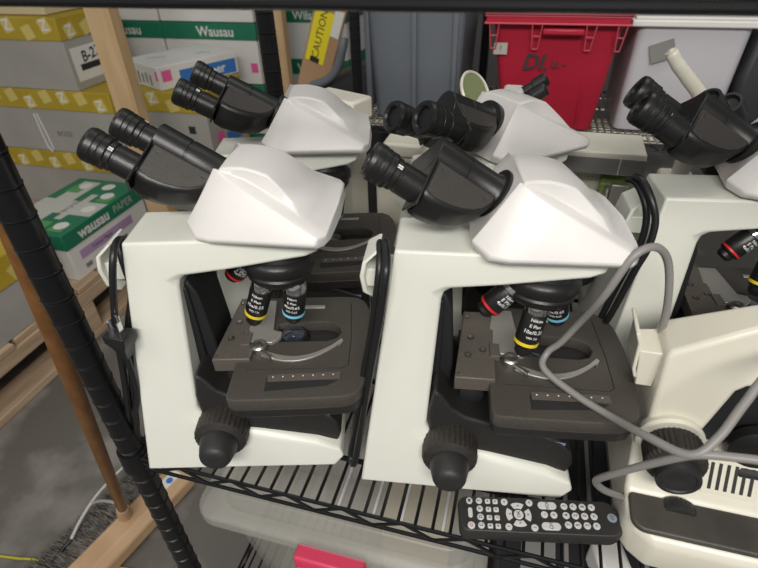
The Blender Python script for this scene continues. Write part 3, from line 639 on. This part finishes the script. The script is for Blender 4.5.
for (c0, d0, L_) in (((.200, .60, .2800), (-.55, -.35, .62), .05), ((.222, .62, .272), (-.5, -.4, .62), .05)):
    m = M(); m.lathe([(.010, 0), (.010, L_ * .5), (.0125, L_ * .55), (.0125, L_), (.010, L_), (.008, L_ * .93), (.001, L_ * .92)], c0, d0, 28); L8_(m.build('eyepiece', 'black', t8))
m = M(); m.box(.195, .26, .59, .66, .225, .275); L8_(m.build('head_housing', 'black', t8, bevel=.008, seg=3))
b9 = (.04, .655, 0)
t9 = thing('instrument_case', 'long cream instrument housing across the back of the shelf', 'case', b9)
m = M(); m.box(.048, .140, .692, .712, 0, .20); m.loft([[(.040, .652, .198), (.150, .652, .198), (.150, .715, .198), (.040, .715, .198)], [(.042, .655, .226), (.148, .655, .226), (.148, .715, .230), (.042, .715, .230)]])
local(m.build('body', 'cream', t9, bevel=.002), b9)
for x0, x1 in ((.042, .118), (.120, .149)):
    m = M(); m.box(x0, x1, .6505, .652, .200, .220); local(m.build('side_panel', 'greybox', t9), b9)
m = M(); m.m('greenrag').loft([[(.108, .668, 0), (.160, .668, 0), (.160, .688, 0), (.108, .688, 0)], [(.104, .668, .180), (.155, .668, .180), (.150, .688, .186), (.106, .688, .186)]])
m.m('alu').box(.117, .138, .660, .668, .11, .183); m.box(.111, .115, .654, .668, .14, .180)
o = local(m.build('metal_fixture', None, None, bevel=.002), (.12, .67, 0)); o.location = (.12, .67, 0); tag(o, 'metal bracket on a green block behind the coiled black cord', 'bracket')

# ------------------------------------------------------------------ under the shelf
b10 = (-.33, .30, -.42); LL = lambda o: local(o, b10)
tb = thing('storage_tub', 'clear lidded tub with a pink-red latch under the wire shelf', 'tub', b10)
o4 = lambda X, Y, z, r=.03: [(x, y_, z) for x, y_ in rrect(X[0], X[1], Y[0], Y[1], r, 5)]
m = M(); m.loft([o4((-.30, .0), (.33, .66), -.417), o4((-.33, .015), (.305, .69), -.165), o4((-.325, .010), (.31, .685), -.165), o4((-.295, -.005), (.335, .655), -.412)]); LL(m.build('body', 'clear', tb, smooth=40))
m = M(); m.loft([o4((-.350, .028), (.285, .705), -.172), o4((-.350, .028), (.285, .705), -.155), o4((-.335, .015), (.300, .69), -.146), o4((-.325, .005), (.31, .68), -.130), o4((-.30, -.02), (.335, .655), -.126)]); ld = LL(m.build('lid', 'clearlid', tb, bevel=.002))
for x in (-.16, -.115, -.08, -.03):
    m = M(); m.box(x, x + .003, .325, .40, -.127, -.124); LL(m.build('lid_rib', 'clearw', ld))
m = M(); m.box(-.200, -.112, .268, .290, -.20, -.158); m.box(-.196, -.116, .262, .27, -.188, -.172); lt = LL(m.build('latch', 'redlatch', tb, bevel=.004, seg=3)); lt['label'] = 'pink-red plastic latch'
m = M(); m.box(-.115, -.02, .36, .60, -.41, -.20); o = m.build('paper_stack', 'paper', None, bevel=.003); local(o, (-.07, .48, -.41)); o.location = (-.07, .48, -.41); tag(o, 'cream paper stack inside the clear tub under the shelf', 'paper')
bq = (.15, .30, -.42); te = thing('electronic_instrument', 'dark grey instrument with a pale panel strip beside the latched tub', 'instrument', bq)
m = M(); m.box(.035, .40, .30, .62, -.417, -.16); local(m.build('case', 'dark', te, bevel=.006), bq)
m = M(); m.box(.065, .105, .296, .60, -.30, -.155); local(m.build('pale_panel', 'greybox', te, bevel=.002), bq)
for k in range(8):
    m = M(); m.box(.115 + k * .03, .120 + k * .03, .297, .58, -.30, -.157); local(m.build('slat', 'greybox', te), bq)
m = M(); m.box(-.018, .018, -.02, .02, 0, .04); o = m.build('foam_block', 'cartonb', None, bevel=.006); o.location = (.160, .345, -.16); o.rotation_euler = (0, 0, .3); tag(o, 'small white foam block under the older microscope', 'foam block')

# ------------------------------------------------------------------ pallet, cartons and lumber on the left
bp = (-1.45, .62, -.8); LP = lambda o: local(o, bp)
pal = thing('wooden_pallet', 'rough wooden pallet on the floor under the paper cartons', 'pallet', bp)
PX0, PX1, PY0, PY1 = -2.75, -1.44, .45, 2.45
for y0 in [PY0 + k * .135 for k in range(15)]:
    m = M(); m.box(PX0, PX1 + random.uniform(-.012, .012), y0, y0 + .118, -.605, -.583); LP(m.build('deck_board', 'woody', pal, bevel=.003))
for x0 in (PX1 - .035, -2.1, PX0):
    m = M(); m.box(x0, x0 + .035, PY0, PY1, -.655, -.606); LP(m.build('stringer', 'woody', pal, bevel=.003))
    m = M(); m.box(x0 - .07, x0 + .035, PY0, PY1, -.799, -.770); LP(m.build('bottom_board', 'woody', pal, bevel=.003))
    for y0 in (PY0, 1.02, 1.62, PY1 - .14):
        m = M(); m.box(x0 - .07, x0 + .035, y0, y0 + .14, -.7695, -.6555); LP(m.build('block', 'woody', pal, bevel=.004))
def carton(name, label, x0, x1, y0, y1, z0, z1, lid, bodyk, lidk, group=None, rz=0, lettering=None, ov=.004):
    cx, cy = x1, y0
    t = thing(name, label, 'box', (cx, cy, z0), rz, group)
    m = M(); m.box(x0 - cx, 0, 0, y1 - cy, 0, z1 - z0 - .006); m.build('body', bodyk, t, bevel=.003)
    m = M(); m.box(x0 - cx - ov, ov, -ov, y1 - cy + ov, z1 - z0 - lid, z1 - z0); m.build('lid', lidk, t, bevel=.003)
    return t
def zprint(t, W, D, Hh, lid):
    """yellow band with Z tiles on the near and right faces"""
    m = M(); m.m('zlight'); h = lid
    n = max(2, int(W / .11))
    FF = FR((0, -.0045, 0), (1, 0, 0), (0, 0, 1)); FS = FR((.0045, 0, 0), (0, 1, 0), (0, 0, 1))
    rnd = random.Random(int(W * 1000) + int(Hh * 999))
    for F, Ln, sg in ((FF, W, -1), (FS, D, 1)):
        k = 0; x = .05
        while x < Ln - .04:
            zz = Hh - h * rnd.choice((.35, .65)); a = .3; s_ = .034
            q = [(math.cos(a + i * PI / 2 + PI / 4) * s_, math.sin(a + i * PI / 2 + PI / 4) * s_) for i in range(4)]
            m.m('zlight'); m.add([F(sg * x + u, zz + v_, .0) for u, v_ in q], [(0, 1, 2, 3)])
            if k % 2 == 0: m.m('cartonb'); text(m, 'Z', .052, (lambda F, cx, cz: (lambda u, v_, d: F(cx + u, cz + v_, .0006)))(F, sg * x, zz), bold=.03, shear=-.1)
            x += .085; k += 1
    m.build('printing', None, t)
Zg = 'yellow-banded paper cartons stacked on the pallet'
lev = [(-.064, .195), (-.324, -.064), (-.583, -.324)]
nm = [('top', 'top yellow-banded white carton of the left stack, marked B-27 beside the wooden upright'), ('mid', 'middle yellow-banded white carton of the stack left of the wooden upright'), ('low', 'lowest yellow-banded white carton, behind the green-lidded carton')]
for i, (z0, z1) in enumerate(lev):
    x1 = -1.69 if i == 0 else -1.56
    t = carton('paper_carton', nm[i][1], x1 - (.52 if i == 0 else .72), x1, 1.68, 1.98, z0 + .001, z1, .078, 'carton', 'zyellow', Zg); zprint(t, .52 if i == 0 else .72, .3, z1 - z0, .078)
    if i == 0:
        m = M(); m.m('cartonb').box(.0005, .0012, .02, .26, .03, .15); lbm = m.build('shipping_label', None, t)
        m = M(); FS = FR((.0014, .12, .115), (0, 1, .12), (0, 0, 1)); text(m, 'B-27', .055, FS, bold=.02); m.box(.0013, .0018, .05, .20, .065, .088); m.build('handwriting', 'ink', lbm)
    m = M(); text(m, 'BOISE', .03, FR((-.42 if i == 0 else -.28, -.0006, .10 if i == 0 else .08), (1, 0, 0), (0, 0, 1)), bold=.02); m.build('lettering', 'inkg', t)
    m = M()
    if i == 1: m.tube([(-.40, -.002, .16), (-.395, -.002, .02), (-.37, -.002, .01), (-.385, -.002, .16)], .003, 6, 2); m.build('strap_mark', 'cartonb', t)
for i, (z0, z1) in enumerate(lev[1:]):
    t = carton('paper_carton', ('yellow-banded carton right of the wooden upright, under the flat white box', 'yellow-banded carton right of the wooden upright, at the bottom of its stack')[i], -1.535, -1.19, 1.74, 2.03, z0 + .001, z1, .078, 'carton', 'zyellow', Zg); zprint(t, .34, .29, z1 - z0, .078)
    m = M(); m.m('pink').box(.0006, .001, .05, .10, .05, .09); m.m('bluep').box(.0006, .001, .12, .24, .02, .07); m.m('ink').box(-.09, -.06, -.001, -.0006, .10, .13); m.build('label_print', None, t)
# flat white box
fb = thing('flat_box', 'flat white printed box with a blue side lying askew on the cartons', 'box', (-1.36, 1.74, -.063), math.radians(-26))
m = M(); m.box(-.26, 0, 0, .36, 0, .085); m.build('body', 'cartonb', fb, bevel=.003)
m = M(); m.m('bluep').box(.0003, .0008, .09, .35, .006, .060); m.m('pink').box(.0003, .0008, .015, .055, .03, .07); m.m('inkg')
for k in range(7): m.box(-.25 + k * .03, -.238 + k * .03, -.0008, -.0003, .012 + .004 * (k % 3), .05 + .006 * (k % 2))
m.m('pink').box(-.02, -.004, -.0008, -.0003, .035, .07); m.m('cartonb'); text(m, 'paper', .05, FR((.0012, .24, .033), (0, 1, 0), (0, 0, 1)), bold=.02); m.m('inkg'); text(m, 'office', .03, FR((-.09, .26, .0853), (.45, 1, 0), (-1, .45, 0))); text(m, 'supply', .03, FR((-.17, .1, .0853), (.45, 1, 0), (-1, .45, 0)))
m.build('printing', None, fb)
# green-lidded carton in front
gb = carton('paper_carton', 'green-lidded white carton with large lettering on the corner of the pallet', -1.76, -1.475, 1.172, 1.595, -.5825, -.395, .062, 'cartonb', 'green', None, 0)
H_ = .1875
m = M(); m.m('cartonb'); FS = FR((.0048, .145, H_ - .031), (0, 1, 0), (0, 0, 1)); text(m, 'wausau', .056, FS, bold=.03, sx=.95); m.m('lidgrey'); FS = FR((.0048, .305, H_ - .031), (0, 1, 0), (0, 0, 1)); text(m, 'PAPER', .044, FS, sx=.9)
z = H_ + .0006; m.m('lidgrey')
for q_, (x0, x1, y0, y1) in enumerate(((-.24, -.16, 0.0, .40), (-.285, -.0, .14, .24), (-.12, -.09, .10, .30))): m.box(x0, x1, y0, y1, z - .0003, z + .0001 + .0004 * q_)
m.m('lgreen')
for (cx, cy) in ((-.05, .05), (-.13, .05), (-.04, .28), (-.22, .33)): m.loft([[(cx - .03, cy - .03, z), (cx + .03, cy - .03, z), (cx + .03, cy + .03, z), (cx - .03, cy + .03, z)], [(cx - .03, cy - .03, z + .0002), (cx + .03, cy - .03, z + .0002), (cx + .03, cy + .03, z + .0002), (cx - .03, cy + .03, z + .0002)]])
z += .0008; m.m('cartonb')
for (cx, cy) in ((-.05, .06), (-.045, .19), (-.05, .30), (-.10, .37), (-.20, .36), (-.26, .05)): m.lathe([(.026, 0), (.026, .0005)], (cx, cy, z), (0, 0, 1), 20)
m.m('inkg'); text(m, 'recycled', .04, FR((-.13, .2, z + .0006), (0, 1, 0), (-1, 0, 0))); m.build('printing', None, gb)
m = M(); m.m('purple').box(.0004, .001, .045, .33, .065, .100); m.m('inkg')
for k in range(5): m.box(.0004, .001, .05 + k * .05, .08 + k * .05, .025, .042)
m.m('ink'); text(m, 'Astrobrights Colour Paper'[13:], .02, FR((.0012, .16, .083), (0, 1, 0), (0, 0, 1))); m.build('label_print', None, gb)
# yellow carton near
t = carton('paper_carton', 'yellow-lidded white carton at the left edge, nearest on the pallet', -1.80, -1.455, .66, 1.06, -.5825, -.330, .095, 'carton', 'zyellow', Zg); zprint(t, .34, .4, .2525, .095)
m = M(); m.m('cartonb').loft([[(.0045, .02, .16), (.0045, .22, .19), (.0045, .22, .235), (.0045, .02, .21)], [(.0052, .02, .16), (.0052, .22, .19), (.0052, .22, .235), (.0052, .02, .21)]]); m.m('inkg').box(.0052, .0056, .04, .18, .185, .19); m.build('label_print', None, t)
m = M(); m.tube([(.0065, .365, .02), (.0068, .365, .24), (.005, .365, .2545), (-.33, .365, .2545)], .0025, 6, 1); m.build('strap', 'caution', t)
# uprights
def upright(x, y_, label, w_=.086, d_=.045, h=1.35):
    m = M(); m.box(-w_ / 2, w_ / 2, -d_ / 2, d_ / 2, 0, h); o = m.build('wooden_upright', 'wood', None, bevel=.002); o.location = (x, y_, -.8); tag(o, label, 'wooden post')
upright(-1.245, 1.42, 'pine upright standing in front of the yellow-banded cartons')
upright(-1.068, 2.2, 'pine upright between the two stacks of green-banded cartons', .082)
# green banded stacks
Gg = 'green-banded cartons stacked at the back'
def gcarton(label, x0, x1, y_, z0, z1, front):
    t = carton('paper_carton', label, x0, x1, y_, y_ + .30, z0, z1, .068, 'cartonb', 'green', Gg); Wd = x1 - x0
    m = M(); m.m('cartonb'); text(m, front, .055, FR((-Wd * (.42 if Wd > .4 else .62), -.0048, z1 - z0 - .036), (1, 0, 0), (0, 0, 1)), bold=.02)
    m.m('pink').box(-.045, -.012, -.001, -.0005, .05, .09) if Wd > .4 else m.m('kraft').box(-.2, -.08, -.001, -.0005, .10, .13)
    m.build('printing', None, t)
for i, (z0, z1) in enumerate(((-.795, -.61), (-.605, -.38), (-.375, -.15), (-.145, .105), (.108, .345))):
    gcarton('green-banded white carton behind the flat white box, %s' % ('at floor level', 'second from the floor', 'third from the floor', 'with its band just under the shelf edge', 'topmost of its stack')[i], -1.62, -1.165, 2.19, z0, z1, 'Wausau')
    if i > 2: gcarton('green-banded white carton further left behind the stack, %s' % ('lower one', 'upper one')[i - 3], -2.09, -1.63, 2.19, z0, z1, 'Wausau')
for i, (z0, z1) in enumerate(((-.795, -.61), (-.605, -.37), (-.365, -.135), (-.13, .11), (.113, .34))):
    gcarton('green-banded carton of the right-hand stack beyond the second upright, %s' % ('at floor level', 'second from the floor', 'third from the floor', 'beside the caution tape', 'topmost')[i], -1.215, -.90, 2.62, z0, z1, 'Wilson')
m = M(); m.box(-.5, 0, -.25, 0, 0, .03); o = m.build('cardboard_sheet', 'paper', None, bevel=.003); o.location = (-1.76, 1.97, .197); tag(o, 'pale cardboard sheet lying on top of the left carton stack', 'cardboard')
# brown board with caution tape
kb = thing('cardboard_strip', 'brown cardboard strip with a yellow caution label leaning at the back', 'cardboard', (-.92, 2.12, -.8))
Tk = Matrix.Translation((.075, 0, .78)) @ Matrix.Rotation(math.radians(20), 4, 'Y') @ Matrix.Translation((-.075, 0, -.78))
m = M(); m.T = Matrix.Translation((-.02, 0, 0)) @ Tk; m.box(.02, .15, -.02, 0, .12, 1.14); m.build('board', 'kraft', kb, bevel=.003)
m = M(); m.T = Matrix.Translation((-.02, 0, 0)) @ Tk; m.m('caution').box(.03, .11, -.0222, -.0205, .78, .98); m.m('cartonb').box(.108, .145, -.0218, -.0205, .90, 1.0); m.m('ink')
m.box(.05, .09, -.0232, -.0224, .78, .80); text(m, 'CAUTION', .042, FR((.07, -.0225, .89), (0, 0, 1), (-1, 0, 0))); m.build('caution_label', None, kb)
m = M(); m.loft([[(-.84, 1.88, -.4), (-.52, 1.88, -.4), (-.52, 2.06, -.4), (-.84, 2.06, -.4)], [(-.84, 1.86, -.10), (-.50, 1.86, -.10), (-.50, 2.06, -.10), (-.84, 2.06, -.10)], [(-.80, 1.89, -.055), (-.52, 1.87, .055), (-.52, 2.05, .055), (-.80, 2.05, -.055)]])
m.v = m.v; bgt = thing('dark_case', 'dark hard case leaning behind the shelf left of the grey bin', 'case', (-.68, 1.95, -.8)); m.box(-.80, -.54, 1.9, 2.04, -.8, -.4)
local(m.build('case_shell', 'dark', bgt, bevel=.02, seg=3), (-.68, 1.95, -.8))
m = M(); m.tube([(-.84, 1.85, -.085), (-.78, 1.85, -.045), (-.72, 1.85, -.02), (-.68, 1.85, .02), (-.655, 1.85, .085), (-.65, 1.86, .12)], .016, 12, 5); local(m.build('grey_edge', 'greybin', bgt, smooth=80), (-.68, 1.95, -.8))

# ------------------------------------------------------------------ broom and floor
bb_ = (-.83, .50, -.8); LB = lambda o: local(o, bb_)
br = thing('push_broom', 'push broom with a brown stick and grey bristles on the floor', 'broom', bb_)
A_ = Vector((-.885, .20, 0)); Bq = Vector((-.776, .665, 0)); dd = (Bq - A_).normalized(); nn = Vector((-dd.y, dd.x, 0))
def bl(t_, n_, z_): q = A_ + dd * t_ + nn * n_; return (q.x, q.y, z_)
Ln = (Bq - A_).length
m = M(); m.loft([[bl(t_, -.040, -.790), bl(t_, .020, -.790), bl(t_, .040, -.765), bl(t_, .036, -.742), bl(t_, -.020, -.738), bl(t_, -.040, -.755)] for t_ in (0, .01, Ln / 2, Ln - .01, Ln)]); blk = LB(m.build('broom_block', 'broomwood', br, bevel=.004))
m = M(); m.m('cartonb').loft([[bl(t_, n_, -.7385 + h_) for t_, n_ in ((Ln - .065, -.018), (Ln - .015, -.018), (Ln - .015, .012), (Ln - .065, .012))] for h_ in (0, .0016)])
m.m('bluep'); m.lathe([(.009, 0), (.009, .0006)], bl(Ln - .045, -.006, -.7365), (0, 0, 1), 14); LB(m.build('sticker', None, blk))
rr = random.Random(3); m = M()
for i in range(1700):
    t_ = rr.uniform(.0, Ln); k_ = rr.uniform(0, 1); L_ = rr.uniform(.08, .125)
    p0 = bl(t_, .036, -.786 + .034 * k_); sk = rr.uniform(-.03, .03)
    p1 = bl(t_ + sk * .5, .036 + L_ * .5, -.785 + .032 * k_); p2 = bl(t_ + sk, .036 + L_, -.795 + .022 * k_ * rr.uniform(.3, 1))
    m.tube([p0, p1, p2], .0012, 3, 1)
bo = LB(m.build('bristles', 'bristle', br)); bo['kind'] = 'stuff'
soc = Vector(bl(.31, .018, -.738)); top = Vector((-.4269, .300, .2782)); u_ = (top - soc).normalized()
m = M(); m.cyl(soc + u_ * .03, soc + (top - soc) * 1.08, .0112, 20); LB(m.build('handle', 'handle', br))
m = M(); m.lathe([(.016, -.01), (.0165, .05), (.0135, .075)], soc, u_, 20); LB(m.build('socket', 'broomwood', br))
h1 = soc + u_ * .11
m = M(); m.tube([(-.931, .425, -.752), (-.9396, .4732, -.745), (-.941, .5433, -.738), (-.925, .64, -.738), (-.905, .70, -.745)], .0042, 8, 4)
for e in ((-.941, .515, -.741), (-.932, .60, -.739)): m.tube([e, Vector(e).lerp(h1, .5) + Vector((0, 0, .012)), h1], .0036, 8, 4)
LB(m.build('wire_brace', 'brace', br))
m = M(); m.tube([(-.905, .25, -.785), (-.932, .33, -.770), (-.9385, .3695, -.762), (-.9375, .40, -.757), (-.931, .425, -.752)], .0055, 8, 5); LB(m.build('brace_end', 'cord', br, smooth=80))  # same brace wire carried on, its shadow put into the black colour
m = M(); m.tube([(-1.6, .30, -.7955), (-1.108, .360, -.7955), (-1.03, .373, -.7955), (-.94, .385, -.7955), (-.80, .412, -.7955), (-.62, .43, -.7955)], .0032, 8, 3); o = m.build('yellow_cord', 'ycord', None, smooth=80); local(o, (-1, .37, -.8)); o.location = (-1, .37, -.8); tag(o, 'thin yellow cord running across the floor under the broom', 'cord')

# pale instrument bodies at the very back of the shelf
m = M(); m.box(-.197, -.118, .665, .712, 0, .195); m.box(-.185, -.13, .660, .712, .195, .215); o = local(m.build('instrument_body', 'cream', None, bevel=.004), (-.16, .69, 0)); o.location = (-.16, .69, 0); o.name = 'cream_instrument'; tag(o, 'cream instrument body behind the gap between the two front microscopes', 'instrument')
m = M(); m.T = Matrix.Translation((-.248, .675, 0)) @ Matrix.Rotation(math.radians(-24), 4, 'Z'); m.box(-.03, .03, -.014, .02, 0, .246); m.box(-.042, .040, -.018, .024, .242, .272); o = local(m.build('lamp_housing', 'cream', None, bevel=.004), (-.25, .68, 0)); o.location = (-.25, .68, 0); tag(o, 'cream lamp housing behind the head of the rear left microscope', 'lamp housing')
